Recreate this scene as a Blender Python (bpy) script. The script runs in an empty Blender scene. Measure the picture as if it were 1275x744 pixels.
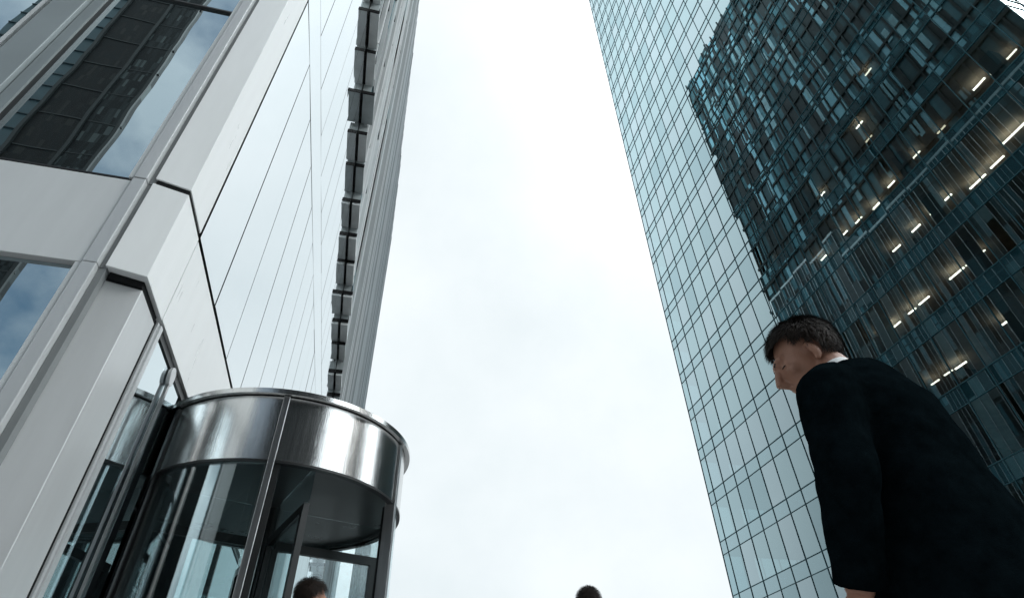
import bpy, bmesh, math, random
from mathutils import Vector, Matrix, noise
random.seed(7)
scene = bpy.context.scene
COL = scene.collection
R = math.radians

# ------------------------------------------------------------------ camera
CZ = 0.60                                   # camera held low above the paving
F_PX, IW, IH = 735.0, 1275.0, 744.0
RIGHT = Vector((0.97120546, -0.23729446, -0.02124352))
DOWN = Vector((0.13740903, 0.63076211, -0.76371324))
FWD = Vector((0.19462453, 0.73880342, 0.64520601))
cam_d = bpy.data.cameras.new('camera')
cam = bpy.data.objects.new('camera', cam_d)
COL.objects.link(cam)
cam_d.sensor_fit = 'HORIZONTAL'
cam_d.sensor_width = 36.0
cam_d.lens = 36.0 * F_PX / IW
cam_d.clip_start = 0.05
cam_d.clip_end = 6000
m = Matrix((RIGHT, -DOWN, -FWD)).transposed().to_4x4()
m.translation = Vector((0, 0, CZ))
cam.matrix_world = m
scene.camera = cam


def pix(x, y):
    """direction in the world of a picture point (used to measure where lamps hang)"""
    return (RIGHT * (x - IW / 2) + DOWN * (y - IH / 2) + FWD * F_PX).normalized()


# ------------------------------------------------------------------ sky, sun, exposure
SUN_EL, SUN_AZ = 42.0, 112.0                 # azimuth from +Y towards +X
world = bpy.data.worlds.new('World')
scene.world = world
world.use_nodes = True
wn, wl = world.node_tree.nodes, world.node_tree.links
wn.clear()
w_out = wn.new('ShaderNodeOutputWorld')
w_bg = wn.new('ShaderNodeBackground')
w_bg.inputs['Strength'].default_value = 0.1
w_sky = wn.new('ShaderNodeTexSky')
w_sky.sky_type = 'NISHITA'
w_sky.sun_disc = False
w_sky.sun_elevation = R(SUN_EL)
w_sky.sun_rotation = R(SUN_AZ)
w_tc = wn.new('ShaderNodeTexCoord')
w_sep = wn.new('ShaderNodeSeparateXYZ')
wl.new(w_tc.outputs['Generated'], w_sep.inputs[0])
w_n1 = wn.new('ShaderNodeTexNoise')
w_n1.inputs['Scale'].default_value = 2.2
w_n1.inputs['Detail'].default_value = 7
w_n1.inputs['Roughness'].default_value = 0.55
w_n2 = wn.new('ShaderNodeTexNoise')
w_n2.inputs['Scale'].default_value = 5.0
w_n2.inputs['Detail'].default_value = 6
wl.new(w_tc.outputs['Generated'], w_n1.inputs['Vector'])
wl.new(w_tc.outputs['Generated'], w_n2.inputs['Vector'])
w_cl = wn.new('ShaderNodeValToRGB')         # thick cloud, a little darker in places
w_cl.color_ramp.elements[0].position = 0.32
w_cl.color_ramp.elements[0].color = (0.675, 0.745, 0.775, 1)
w_cl.color_ramp.elements[1].position = 0.62
w_cl.color_ramp.elements[1].color = (0.800, 0.855, 0.878, 1)
wl.new(w_n1.outputs['Fac'], w_cl.inputs[0])
w_cs = wn.new('ShaderNodeVectorMath')
w_cs.operation = 'SCALE'
w_cs.inputs['Scale'].default_value = 10.0
wl.new(w_cl.outputs[0], w_cs.inputs[0])
# the cloud thins out on the side of the sky behind the photographer
w_my = wn.new('ShaderNodeMapRange')
w_my.inputs['From Min'].default_value = 0.05
w_my.inputs['From Max'].default_value = -0.5
wl.new(w_sep.outputs['Y'], w_my.inputs['Value'])
w_hole = wn.new('ShaderNodeMapRange')
w_hole.inputs['From Min'].default_value = 0.44
w_hole.inputs['From Max'].default_value = 0.64
w_hole.inputs['To Min'].default_value = 0.32
w_hole.inputs['To Max'].default_value = 0.95
wl.new(w_n2.outputs['Fac'], w_hole.inputs['Value'])
w_mul = wn.new('ShaderNodeMath')
w_mul.operation = 'MULTIPLY'
wl.new(w_my.outputs[0], w_mul.inputs[0])
wl.new(w_hole.outputs[0], w_mul.inputs[1])
w_mix = wn.new('ShaderNodeMix')
w_mix.data_type = 'RGBA'
wl.new(w_mul.outputs[0], w_mix.inputs['Factor'])
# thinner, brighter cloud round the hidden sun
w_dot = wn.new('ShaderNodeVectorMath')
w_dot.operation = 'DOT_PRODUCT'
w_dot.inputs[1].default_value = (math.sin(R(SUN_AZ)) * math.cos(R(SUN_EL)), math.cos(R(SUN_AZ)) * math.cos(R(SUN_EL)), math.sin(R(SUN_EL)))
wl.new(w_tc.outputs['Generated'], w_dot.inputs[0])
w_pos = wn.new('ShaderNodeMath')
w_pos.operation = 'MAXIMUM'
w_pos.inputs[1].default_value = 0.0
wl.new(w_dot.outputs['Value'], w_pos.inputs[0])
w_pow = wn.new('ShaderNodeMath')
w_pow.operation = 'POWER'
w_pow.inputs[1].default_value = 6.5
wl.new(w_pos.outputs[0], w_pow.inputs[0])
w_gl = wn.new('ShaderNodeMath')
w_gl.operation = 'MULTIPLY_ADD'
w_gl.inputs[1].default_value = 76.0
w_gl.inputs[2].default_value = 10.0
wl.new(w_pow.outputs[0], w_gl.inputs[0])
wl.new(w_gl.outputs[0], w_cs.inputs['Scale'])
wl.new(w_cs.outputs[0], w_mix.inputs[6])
w_tint = wn.new('ShaderNodeVectorMath')
w_tint.operation = 'MULTIPLY'
w_tint.inputs[1].default_value = (0.95, 1.12, 1.02)
wl.new(w_sky.outputs[0], w_tint.inputs[0])
wl.new(w_tint.outputs[0], w_mix.inputs[7])
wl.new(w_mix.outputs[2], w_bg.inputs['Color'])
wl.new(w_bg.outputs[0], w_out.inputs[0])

sun_d = bpy.data.lights.new('sun', 'SUN')
sun_d.energy = 1.5
sun_d.angle = R(20)
sun_d.color = (1.0, 0.97, 0.93)
sun = bpy.data.objects.new('sun', sun_d)
COL.objects.link(sun)
sdir = Vector((math.sin(R(SUN_AZ)) * math.cos(R(SUN_EL)), math.cos(R(SUN_AZ)) * math.cos(R(SUN_EL)), math.sin(R(SUN_EL))))
sun.rotation_euler = sdir.to_track_quat('Z', 'Y').to_euler()
sun.location = (20, 10, 80)

vs = scene.view_settings
vs.view_transform = 'Standard'
vs.look = 'None'
vs.gamma = 1
vs.exposure = 0.24
vs.use_curve_mapping = False
scene.cycles.max_bounces = 12
scene.cycles.transparent_max_bounces = 16
scene.cycles.glossy_bounces = 6
scene.cycles.caustics_reflective = False
scene.cycles.caustics_refractive = False
scene.cycles.sample_clamp_indirect = 4.0


# ------------------------------------------------------------------ materials
def new_mat(name):
    mt = bpy.data.materials.new(name)
    mt.use_nodes = True
    nt = mt.node_tree
    for n in list(nt.nodes):
        nt.nodes.remove(n)
    out = nt.nodes.new('ShaderNodeOutputMaterial')
    return mt, nt, out


def noise_node(nt, scale, detail=4, rough=0.5, stretch=None, coord='Object'):
    tc = nt.nodes.new('ShaderNodeTexCoord')
    n = nt.nodes.new('ShaderNodeTexNoise')
    n.inputs['Scale'].default_value = scale
    n.inputs['Detail'].default_value = detail
    n.inputs['Roughness'].default_value = rough
    if stretch:
        mp = nt.nodes.new('ShaderNodeMapping')
        mp.inputs['Scale'].default_value = stretch
        nt.links.new(tc.outputs[coord], mp.inputs[0])
        nt.links.new(mp.outputs[0], n.inputs['Vector'])
    else:
        nt.links.new(tc.outputs[coord], n.inputs['Vector'])
    return n


def ramp(nt, src, stops):
    r = nt.nodes.new('ShaderNodeValToRGB')
    el = r.color_ramp.elements
    while len(el) < len(stops):
        el.new(0.5)
    for e, (p, c) in zip(el, stops):
        e.position = p
        e.color = (*c, 1)
    nt.links.new(src, r.inputs[0])
    return r


def bump(nt, src, dist, strength=1.0):
    b = nt.nodes.new('ShaderNodeBump')
    b.inputs['Strength'].default_value = strength
    b.inputs['Distance'].default_value = dist
    nt.links.new(src, b.inputs['Height'])
    return b


def pbr(name, col, rough=0.5, metal=0.0, var=0.08, scale=3.0, bump_d=0.0, bump_scale=60, coat=0.0, spec=0.5, stretch=None, rough_var=0.08):
    mt, nt, out = new_mat(name)
    p = nt.nodes.new('ShaderNodeBsdfPrincipled')
    n = noise_node(nt, scale, 5, 0.6, stretch)
    lo = tuple(max(0, c * (1 - var)) for c in col)
    hi = tuple(min(1, c * (1 + var)) for c in col)
    rp = ramp(nt, n.outputs['Fac'], [(0.3, lo), (0.7, hi)])
    nt.links.new(rp.outputs[0], p.inputs['Base Color'])
    mr = nt.nodes.new('ShaderNodeMapRange')
    mr.inputs['To Min'].default_value = max(0.01, rough - rough_var)
    mr.inputs['To Max'].default_value = rough + rough_var
    nt.links.new(n.outputs['Fac'], mr.inputs['Value'])
    nt.links.new(mr.outputs[0], p.inputs['Roughness'])
    p.inputs['Metallic'].default_value = metal
    p.inputs['Coat Weight'].default_value = coat
    p.inputs['Specular IOR Level'].default_value = spec
    if bump_d:
        n2 = noise_node(nt, bump_scale, 3)
        b = bump(nt, n2.outputs['Fac'], bump_d)
        nt.links.new(b.outputs[0], p.inputs['Normal'])
    nt.links.new(p.outputs[0], out.inputs[0])
    return mt


def coated_glass(name, gloss_col, body_col, f_lo, f_hi, transparent, rough=0.0, wave=0.0, wave_scale=0.8, trans_col=(0.5, 0.6, 0.62), fa=0.0, fb=1.0):
    """architectural glass with a reflective coating; f_lo / f_hi = reflection seen square on / at a grazing angle"""
    mt, nt, out = new_mat(name)
    g = nt.nodes.new('ShaderNodeBsdfGlossy')
    g.inputs['Color'].default_value = (*gloss_col, 1)
    g.inputs['Roughness'].default_value = rough
    if transparent:
        b = nt.nodes.new('ShaderNodeBsdfTransparent')
        b.inputs['Color'].default_value = (*trans_col, 1)
    else:
        b = nt.nodes.new('ShaderNodeBsdfDiffuse')
        b.inputs['Color'].default_value = (*body_col, 1)
    lw = nt.nodes.new('ShaderNodeLayerWeight')
    lw.inputs['Blend'].default_value = 0.5
    mr = nt.nodes.new('ShaderNodeMapRange')
    mr.inputs['From Min'].default_value = fa
    mr.inputs['From Max'].default_value = fb
    mr.inputs['To Min'].default_value = f_lo
    mr.inputs['To Max'].default_value = f_hi
    nt.links.new(lw.outputs['Facing'], mr.inputs['Value'])
    if wave:
        n = noise_node(nt, wave_scale, 2, 0.4)
        bp = bump(nt, n.outputs['Fac'], wave)
        nt.links.new(bp.outputs[0], g.inputs['Normal'])
    mx = nt.nodes.new('ShaderNodeMixShader')
    nt.links.new(mr.outputs[0], mx.inputs[0])
    nt.links.new(b.outputs[0], mx.inputs[1])
    nt.links.new(g.outputs[0], mx.inputs[2])
    nt.links.new(mx.outputs[0], out.inputs[0])
    return mt


def emit(name, col, strength):
    mt, nt, out = new_mat(name)
    e = nt.nodes.new('ShaderNodeEmission')
    e.inputs['Color'].default_value = (*col, 1)
    e.inputs['Strength'].default_value = strength
    nt.links.new(e.outputs[0], out.inputs[0])
    return mt


M = {}
M['panel'] = pbr('grey_coated_aluminium', (0.66, 0.685, 0.695), 0.42, 0.0, 0.035, 2.2, 0.0, 900, spec=0.5, stretch=(3, 3, 0.5))
M['panel_satin'] = pbr('satin_aluminium_cladding', (0.60, 0.62, 0.63), 0.40, 0.3, 0.045, 2.2, 0.0, 900, stretch=(3, 3, 0.4))
M['groove'] = pbr('shade_grey_groove', (0.20, 0.215, 0.22), 0.5)
M['pier'] = pbr('grey_window_pier', (0.26, 0.30, 0.315), 0.45, 0.1, 0.06, 1.2)
M['panel_side'] = pbr('white_coated_panel', (0.80, 0.825, 0.83), 0.3, 0.0, 0.03, 2.0, 0.0, 700, spec=0.6, stretch=(3, 3, 0.5))
M['white_glass'] = coated_glass('white_backed_glass', (0.86, 0.905, 0.925), (0.30, 0.32, 0.33), 0.42, 1.0, False, 0.015, 0.002, 0.9)
M['gap'] = pbr('black_joint', (0.012, 0.013, 0.014), 0.8, 0.0, 0.1, spec=0.1)
M['seal'] = pbr('grey_joint', (0.02, 0.026, 0.03), 0.7, 0.0, 0.1)
M['frame_al'] = pbr('anodised_aluminium', (0.60, 0.62, 0.63), 0.36, 0.4, 0.01, 1.0, rough_var=0.01)
M['dark_frame'] = pbr('dark_bronze_frame', (0.035, 0.037, 0.038), 0.38, 0.5, 0.1, 5.0)
M['window_glass'] = coated_glass('office_window_glass', (0.80, 0.95, 1.0), (0.010, 0.014, 0.016), 0.42, 0.98, False, 0.0, 0.004, 0.55)
M['door_glass'] = coated_glass('clear_door_glass', (0.9, 0.96, 0.97), (0, 0, 0), 0.07, 0.5, True, 0.0, 0.0, 1, (0.90, 0.95, 0.955))
M['side_glass'] = coated_glass('entrance_side_glass', (0.86, 0.95, 0.98), (0.01, 0.012, 0.013), 0.45, 0.98, False, 0.0, 0.0, 0.8)
M['lobby'] = pbr('dark_lobby_lining', (0.03, 0.033, 0.035), 0.5, 0.0, 0.2)


def steel(name, col, rough):
    mt, nt, out = new_mat(name)
    p = nt.nodes.new('ShaderNodeBsdfPrincipled')
    p.inputs['Metallic'].default_value = 1.0
    p.inputs['Anisotropic'].default_value = 0.8
    p.inputs['Anisotropic Rotation'].default_value = 0.25
    tg = nt.nodes.new('ShaderNodeTangent')
    tg.direction_type = 'RADIAL'
    tg.axis = 'Z'
    nt.links.new(tg.outputs[0], p.inputs['Tangent'])
    n = noise_node(nt, 6.0, 6, 0.7, (9, 9, 0.25))
    rp = ramp(nt, n.outputs['Fac'], [(0.3, tuple(c * 0.82 for c in col)), (0.7, col)])
    nt.links.new(rp.outputs[0], p.inputs['Base Color'])
    mr = nt.nodes.new('ShaderNodeMapRange')
    mr.inputs['To Min'].default_value = rough - 0.05
    mr.inputs['To Max'].default_value = rough + 0.07
    nt.links.new(n.outputs['Fac'], mr.inputs['Value'])
    nt.links.new(mr.outputs[0], p.inputs['Roughness'])
    n2 = noise_node(nt, 260.0, 2, 0.5, (1, 1, 0.02))
    b = bump(nt, n2.outputs['Fac'], 0.0004)
    nt.links.new(b.outputs[0], p.inputs['Normal'])
    nt.links.new(p.outputs[0], out.inputs[0])
    return mt


M['steel'] = steel('brushed_stainless_steel', (0.74, 0.745, 0.74), 0.20)
M['steel_post'] = steel('satin_steel_post', (0.50, 0.505, 0.51), 0.3)
M['steel_dark'] = steel('dark_satin_steel', (0.10, 0.105, 0.108), 0.3)
M['ceiling_dark'] = pbr('dark_drum_ceiling', (0.05, 0.056, 0.058), 0.3, 0.2, 0.15, 3)
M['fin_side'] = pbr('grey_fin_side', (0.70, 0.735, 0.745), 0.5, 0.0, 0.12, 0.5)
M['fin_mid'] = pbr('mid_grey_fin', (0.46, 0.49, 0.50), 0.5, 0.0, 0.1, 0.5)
M['fin'] = pbr('white_fin', (0.80, 0.83, 0.84), 0.45, 0.0, 0.05, 0.6)
M['spandrel_grey'] = pbr('grey_green_infill', (0.030, 0.05, 0.056), 0.4, 0.0, 0.3, 0.35, spec=0.4)
M['teal_blind'] = pbr('teal_blind', (0.10, 0.19, 0.21), 0.5, 0.0, 0.4, 0.3)
M['soffit'] = pbr('grey_soffit_panel', (0.72, 0.76, 0.765), 0.45, 0.1, 0.18, 1.5)
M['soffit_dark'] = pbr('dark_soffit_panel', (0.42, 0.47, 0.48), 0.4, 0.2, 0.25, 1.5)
M['concrete'] = pbr('pale_roof_concrete', (0.4, 0.41, 0.41), 0.8, 0.0, 0.1, 0.5)
M['slab'] = pbr('interior_floor_slab', (0.20, 0.19, 0.18), 0.8, 0.0, 0.2, 0.4)
M['ceiling'] = pbr('office_ceiling_tile', (0.60, 0.47, 0.38), 0.8, 0.0, 0.3, 0.6)
M['core'] = pbr('office_inner_wall', (0.05, 0.06, 0.062), 0.8, 0.0, 0.4, 0.4)
M['mullion'] = pbr('dark_teal_mullion', (0.045, 0.135, 0.16), 0.5, 0.2, 0.15, 1.0, spec=0.3)
M['tower_glass'] = coated_glass('tower_vision_glass', (0.73, 0.945, 1.0), (0, 0, 0), 0.17, 0.86, True, 0.0, 0.004, 0.22, (0.27, 0.37, 0.385), 0.27, 0.67)
M['tower_glass_pale'] = coated_glass('tower_vision_glass_pale', (0.76, 0.94, 1.0), (0, 0, 0), 0.18, 0.88, True, 0.0, 0.004, 0.22, (0.27, 0.37, 0.385), 0.27, 0.67)
M['tower_glass_deep'] = coated_glass('tower_vision_glass_deep', (0.68, 0.91, 0.975), (0, 0, 0), 0.15, 0.80, True, 0.0, 0.004, 0.22, (0.25, 0.35, 0.37), 0.27, 0.67)
M['tower_spandrel'] = coated_glass('tower_spandrel_glass', (0.72, 0.94, 1.0), (0.02, 0.065, 0.08), 0.16, 0.84, False, 0.0, 0.004, 0.22, (0, 0, 0), 0.27, 0.67)
M['lamp'] = emit('office_lamp_tube', (1.0, 0.82, 0.64), 9.0)
M['lamp_dim'] = emit('office_lamp_tube_dim', (1.0, 0.74, 0.52), 2.5)
M['lamp_mid'] = emit('office_lamp_tube_mid', (1.0, 0.80, 0.62), 5.0)
M['lamp_body'] = pbr('lamp_housing', (0.6, 0.6, 0.58), 0.5)


def facade_mat(name, dark, mid, light, bw, fh, axis):
    """dark curtain wall: narrow storey-high strips of blinds, stone and glass, each with its own colour"""
    mt, nt, out = new_mat(name)
    tc = nt.nodes.new('ShaderNodeTexCoord')
    mp = nt.nodes.new('ShaderNodeMapping')
    if axis == 'Y':
        mp.inputs['Scale'].default_value = (0.001, 1 / bw, 1 / fh)
    else:
        mp.inputs['Scale'].default_value = (1 / bw, 0.001, 1 / fh)
    nt.links.new(tc.outputs['Object'], mp.inputs[0])
    fl = nt.nodes.new('ShaderNodeVectorMath')
    fl.operation = 'FLOOR'
    nt.links.new(mp.outputs[0], fl.inputs[0])
    wnz = nt.nodes.new('ShaderNodeTexWhiteNoise')
    wnz.noise_dimensions = '3D'
    nt.links.new(fl.outputs[0], wnz.inputs['Vector'])
    rp = ramp(nt, wnz.outputs['Value'], [(0.0, dark), (0.40, tuple(c * 0.5 for c in mid)), (0.58, mid), (0.78, tuple(c * 1.6 for c in mid)), (0.91, light)])
    rp.color_ramp.interpolation = 'CONSTANT'
    p = nt.nodes.new('ShaderNodeBsdfPrincipled')
    p.inputs['Roughness'].default_value = 0.6
    p.inputs['Specular IOR Level'].default_value = 0.2
    nt.links.new(rp.outputs[0], p.inputs['Base Color'])
    nt.links.new(p.outputs[0], out.inputs[0])
    return mt


M['dark_facade'] = facade_mat('dark_strip_facade', (0.004, 0.008, 0.010), (0.026, 0.078, 0.095), (0.17, 0.33, 0.39), 0.85, 10.4, 'Y')
M['dark_facade_x'] = facade_mat('dark_brown_facade', (0.004, 0.005, 0.005), (0.006, 0.0055, 0.0048), (0.020, 0.019, 0.016), 0.5, 2.0, 'X')
M['fin_infill'] = facade_mat('strip_infill', (0.006, 0.013, 0.016), (0.035, 0.095, 0.115), (0.15, 0.29, 0.34), 0.52, 7.2, 'Y')
M['black_wall'] = pbr('black_slab_edge', (0.008, 0.012, 0.013), 0.7, 0.0, 0.3, 0.5, spec=0.2)
M['brown_beam'] = pbr('weathered_steel_beam', (0.014, 0.016, 0.015), 0.6, 0.0, 0.3, 0.5)
M['stone'] = pbr('pale_stone', (0.30, 0.30, 0.29), 0.8, 0.0, 0.15, 0.4)

# paving
mt, nt, out = new_mat('granite_paving')
p = nt.nodes.new('ShaderNodeBsdfPrincipled')
bk = nt.nodes.new('ShaderNodeTexBrick')
bk.inputs['Scale'].default_value = 1.0
bk.inputs['Brick Width'].default_value = 0.9
bk.inputs['Row Height'].default_value = 0.6
bk.inputs['Mortar Size'].default_value = 0.006
bk.inputs['Color1'].default_value = (0.32, 0.32, 0.325, 1)
bk.inputs['Color2'].default_value = (0.38, 0.38, 0.375, 1)
bk.inputs['Mortar'].default_value = (0.06, 0.06, 0.06, 1)
tc = nt.nodes.new('ShaderNodeTexCoord')
nt.links.new(tc.outputs['Object'], bk.inputs['Vector'])
nt.links.new(bk.outputs['Color'], p.inputs['Base Color'])
p.inputs['Roughness'].default_value = 0.6
nt.links.new(p.outputs[0], out.inputs[0])
M['paving'] = mt


# ------------------------------------------------------------------ building helpers
class MB:
    """collects boxes, prisms and quads; build() links them as ONE mesh object"""

    def __init__(self):
        self.v, self.f, self.mi = [], [], []

    def quad(self, a, b, c, d, mi=0):
        n = len(self.v)
        self.v += [tuple(a), tuple(b), tuple(c), tuple(d)]
        self.f.append((n, n + 1, n + 2, n + 3))
        self.mi.append(mi)

    def box(self, x0, x1, y0, y1, z0, z1, mi=0):
        n = len(self.v)
        self.v += [(x0, y0, z0), (x1, y0, z0), (x1, y1, z0), (x0, y1, z0), (x0, y0, z1), (x1, y0, z1), (x1, y1, z1), (x0, y1, z1)]
        for f in ((3, 2, 1, 0), (4, 5, 6, 7), (0, 1, 5, 4), (1, 2, 6, 5), (2, 3, 7, 6), (3, 0, 4, 7)):
            self.f.append(tuple(n + i for i in f))
            self.mi.append(mi)

    def prism(self, pts, z0, z1, mi=0):
        """vertical prism over a counter-clockwise plan outline"""
        n, k = len(self.v), len(pts)
        self.v += [(x, y, z0) for x, y in pts] + [(x, y, z1) for x, y in pts]
        for i in range(k):
            j = (i + 1) % k
            self.f.append((n + i, n + j, n + k + j, n + k + i))
            self.mi.append(mi)
        self.f.append(tuple(n + i for i in reversed(range(k))))
        self.f.append(tuple(n + k + i for i in range(k)))
        self.mi += [mi, mi]

    def build(self, name, mats, parent=None, bevel=0.0, smooth=False, origin=None):
        if not isinstance(mats, (list, tuple)):
            mats = [mats]
        me = bpy.data.meshes.new(name)
        o0 = Vector(origin) if origin else Vector((0, 0, 0))
        if parent is not None:
            o0 = o0 if origin else Vector((0, 0, 0))
        me.from_pydata([tuple(Vector(v) - o0) for v in self.v], [], self.f)
        for mt_ in mats:
            me.materials.append(mt_)
        for pl, i in zip(me.polygons, self.mi):
            pl.material_index = i
            pl.use_smooth = smooth
        me.update()
        o = bpy.data.objects.new(name, me)
        o.location = o0
        COL.objects.link(o)
        if parent is not None:
            o.parent = parent
            # parts are modelled in world space: undo the parent's own place
            o.location = o0 - parent.location
        if bevel:
            bv = o.modifiers.new('edge', 'BEVEL')
            bv.width = bevel
            bv.segments = 2
            bv.limit_method = 'ANGLE'
        return o


def thing(name, label, cat, loc=(0, 0, 0), group=None):
    o = bpy.data.objects.new(name, None)
    o.empty_display_size = 0.3
    COL.objects.link(o)
    o.location = loc
    o['label'] = label
    o['category'] = cat
    if group:
        o['group'] = group
    return o


def relz(z):
    return z + CZ


# ------------------------------------------------------------------ ground
mb = MB()
mb.quad((-1500, -1500, 0), (1500, -1500, 0), (1500, 1500, 0), (-1500, 1500, 0))
o = mb.build('plaza_paving', M['paving'])
o['kind'] = 'structure'

# ------------------------------------------------------------------ white office building (left)
A = 1.715                                   # distance of its street wall from the camera's line
YF = 3.516                                  # its front wall
ZW = relz(20.4)                             # top of the podium
Z_SILL, Z_HEAD, Z_LINT = relz(3.760), relz(2.856), relz(2.880)
Z_SEAM = relz(3.80)
wb = thing('office_building', 'white panelled office building with big grey framed windows and pale glass street wall', 'office building', (-5.5, YF, 0))

mb = MB()
mb.box(-9.5, -A - 0.07, YF + 0.12, 62.0, relz(2.95), ZW)          # solid behind the cladding
mb.box(-9.5, -2.2, YF + 0.12, YF + 0.5, 0, relz(2.95))
mb.box(-9.5, -6.5, YF + 0.5, 62.0, 0, relz(2.95))                 # lobby back wall
mb.build('body', M['lobby'], wb)

# front wall cladding: horizontal panel between the windows
mb = MB()
mb.box(-9.5, -2.104, YF - 0.004, YF + 0.11, Z_HEAD, Z_SILL - 0.034)
mb.build('wall_panel', M['panel'], wb, 0.004)
mb = MB()
mb.box(-9.5, -2.104, YF + 0.02, YF + 0.115, Z_SILL - 0.034, Z_SILL)
mb.build('shadow_gap', M['gap'], wb)

# vertical cover strip beside the windows, in three lengths
for z0, z1 in ((0, Z_HEAD - 0.004), (Z_HEAD + 0.002, Z_SILL - 0.012), (Z_SILL + 0.001, ZW)):
    mb = MB()
    mb.box(-2.098, -2.006, YF - 0.02, YF + 0.10, z0, z1)
    mb.build('cover_strip', M['panel_satin'], wb, 0.005)
    mb = MB()                                                      # recess by the corner column, crease shade put into its darker grey
    mb.box(-2.004, -1.960, YF + 0.035, YF + 0.10, z0, z1)
    mb.build('groove', M['groove'], wb)


# faceted corner column
def corner_column(z0, z1, dx, dy, mats, name, side_to):
    cx, cy = -A + dx, 3.602 + dy
    ux, uy = -math.cos(R(15.4)), -math.sin(R(15.4))
    lx, ly = cx + ux * 0.262, cy + uy * 0.262
    mb_ = MB()
    mb_.prism([(lx, ly), (cx, cy), (cx, side_to), (lx, side_to)], z0, z1)
    return mb_.build(name, mats, wb, 0.004)


corner_column(Z_SILL + 0.056, ZW, 0.0, 0.0, M['panel_side'], 'corner_column', 4.090)
corner_column(Z_HEAD + 0.014, Z_SILL, 0.0, 0.0, M['panel_side'], 'corner_column', 4.110)
corner_column(0.0, Z_HEAD - 0.045, -0.028, 0.085, M['panel_satin'], 'corner_column', 4.085)
mb = MB()                                                          # black recesses between the lengths
mb.prism([(-1.955, 3.549), (-A - 0.010, 3.613), (-A - 0.010, 4.08), (-1.955, 4.08)], Z_SILL, Z_SILL + 0.056)
mb.build('shadow_gap', M['gap'], wb)
mb = MB()
mb.prism([(-1.95, 3.60), (-A - 0.03, 3.665), (-A - 0.03, 4.08), (-1.95, 4.08)], Z_HEAD - 0.040, Z_HEAD + 0.012)
mb.build('shadow_gap', M['gap'], wb)

# windows of the front wall
for nm, x0, x1, z0, z1, trans in (('upper', -3.30, -2.106, Z_SILL + 0.006, ZW - 1.0, relz(6.65)), ('lower', -3.30, -2.106, 0.35, Z_HEAD - 0.006, None),
                                  ('upper', -5.05, -3.70, Z_SILL + 0.006, ZW - 1.0, relz(6.65)), ('lower', -5.05, -3.70, 0.35, Z_HEAD - 0.006, None)):
    mb = MB()
    mb.box(x0, x1, YF + 0.045, YF + 0.055, z0, z1)
    win = mb.build('window', M['window_glass'], wb)
    fr = MB()
    fr.box(x1 - 0.034, x1, YF - 0.004, YF + 0.06, z0, z1)
    f = fr.build('frame', M['panel'], win)
    fr = MB()
    fr.box(x0 - 0.06, x0 + 0.03, YF - 0.004, YF + 0.06, z0, z1)
    fr.build('frame', M['pier'], win)
    bar = MB()
    if trans:
        bar.box(x0 + 0.031, x1 - 0.035, YF + 0.02, YF + 0.058, trans - 0.012, trans + 0.012)
        bar.box(x0 + 0.031, x1 - 0.035, YF + 0.02, YF + 0.058, trans + 3.0, trans + 3.03)
    bar.box(x0 + 0.031, x1 - 0.035, YF + 0.024, YF + 0.058, z0, z0 + 0.016)
    bar.box(x0 + 0.031, x0 + 0.075, YF + 0.018, YF + 0.058, z0 + 0.018, z1)
    bar.build('glazing_bar', M['dark_frame'], win)
    for o in win.children:
        o.location = (0, 0, 0)
mb = MB()
mb.box(-3.62, -3.372, YF - 0.05, YF + 0.1, 0, ZW)
mb.build('window_pier', M['pier'], wb, 0.006)

# street wall: lintel over the entrance
Y_A = 4.118
joints = [Y_A]
while joints[-1] < 61:
    joints.append(joints[-1] + 0.957)
mb = MB()
mb.box(-A - 0.055, -A, Y_A + 0.004, 61.9, Z_LINT, Z_SEAM - 0.055)
mb.build('lintel_panel', M['panel_side'], wb, 0.003)
mb = MB()
mb.box(-A - 0.10, -A - 0.056, 3.70, 61.9, Z_SEAM - 0.055, Z_SEAM)
mb.build('shadow_gap', M['gap'], wb)
mb = MB()
mb.box(-A - 0.06, -A - 0.014, Y_A - 0.024, Y_A, Z_SEAM, ZW - 0.1)
mb.build('shadow_gap', M['gap'], wb)
# pale glass panels in two storeys, a flush rail between
Z_BAR0, Z_BAR1 = relz(4.96 * A), relz(5.46 * A)
for z0, z1 in ((Z_SEAM + 0.001, Z_BAR0 - 0.010), (Z_BAR1 + 0.040, ZW - 0.05)):
    g, j = MB(), MB()
    for y0, y1 in zip(joints[:-1], joints[1:]):
        t = [random.uniform(-0.004, 0.004) for _ in range(4)]
        g.quad((-A + t[0], y0 + 0.013, z0), (-A + t[1], y1 - 0.013, z0), (-A + t[2], y1 - 0.013, z1), (-A + t[3], y0 + 0.013, z1))
        j.box(-A - 0.03, -A - 0.004, y1 - 0.018, y1 + 0.018, z0, z1)
    g.build('glass_cladding', M['white_glass'], wb)
    j.build('panel_joint', M['seal'], wb)
mb = MB()
mb.box(-A - 0.04, -A + 0.003, Y_A, 61.9, Z_BAR0, Z_BAR1)
mb.build('flush_rail', M['white_glass'], wb)
mb = MB()
mb.box(-A - 0.04, -A - 0.006, Y_A, 61.9, Z_BAR0 - 0.012, Z_BAR0 - 0.001)
mb.box(-A - 0.04, -A - 0.006, Y_A, 61.9, Z_BAR1 + 0.001, Z_BAR1 + 0.038)
mb.build('rail_joint', M['seal'], wb)

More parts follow.
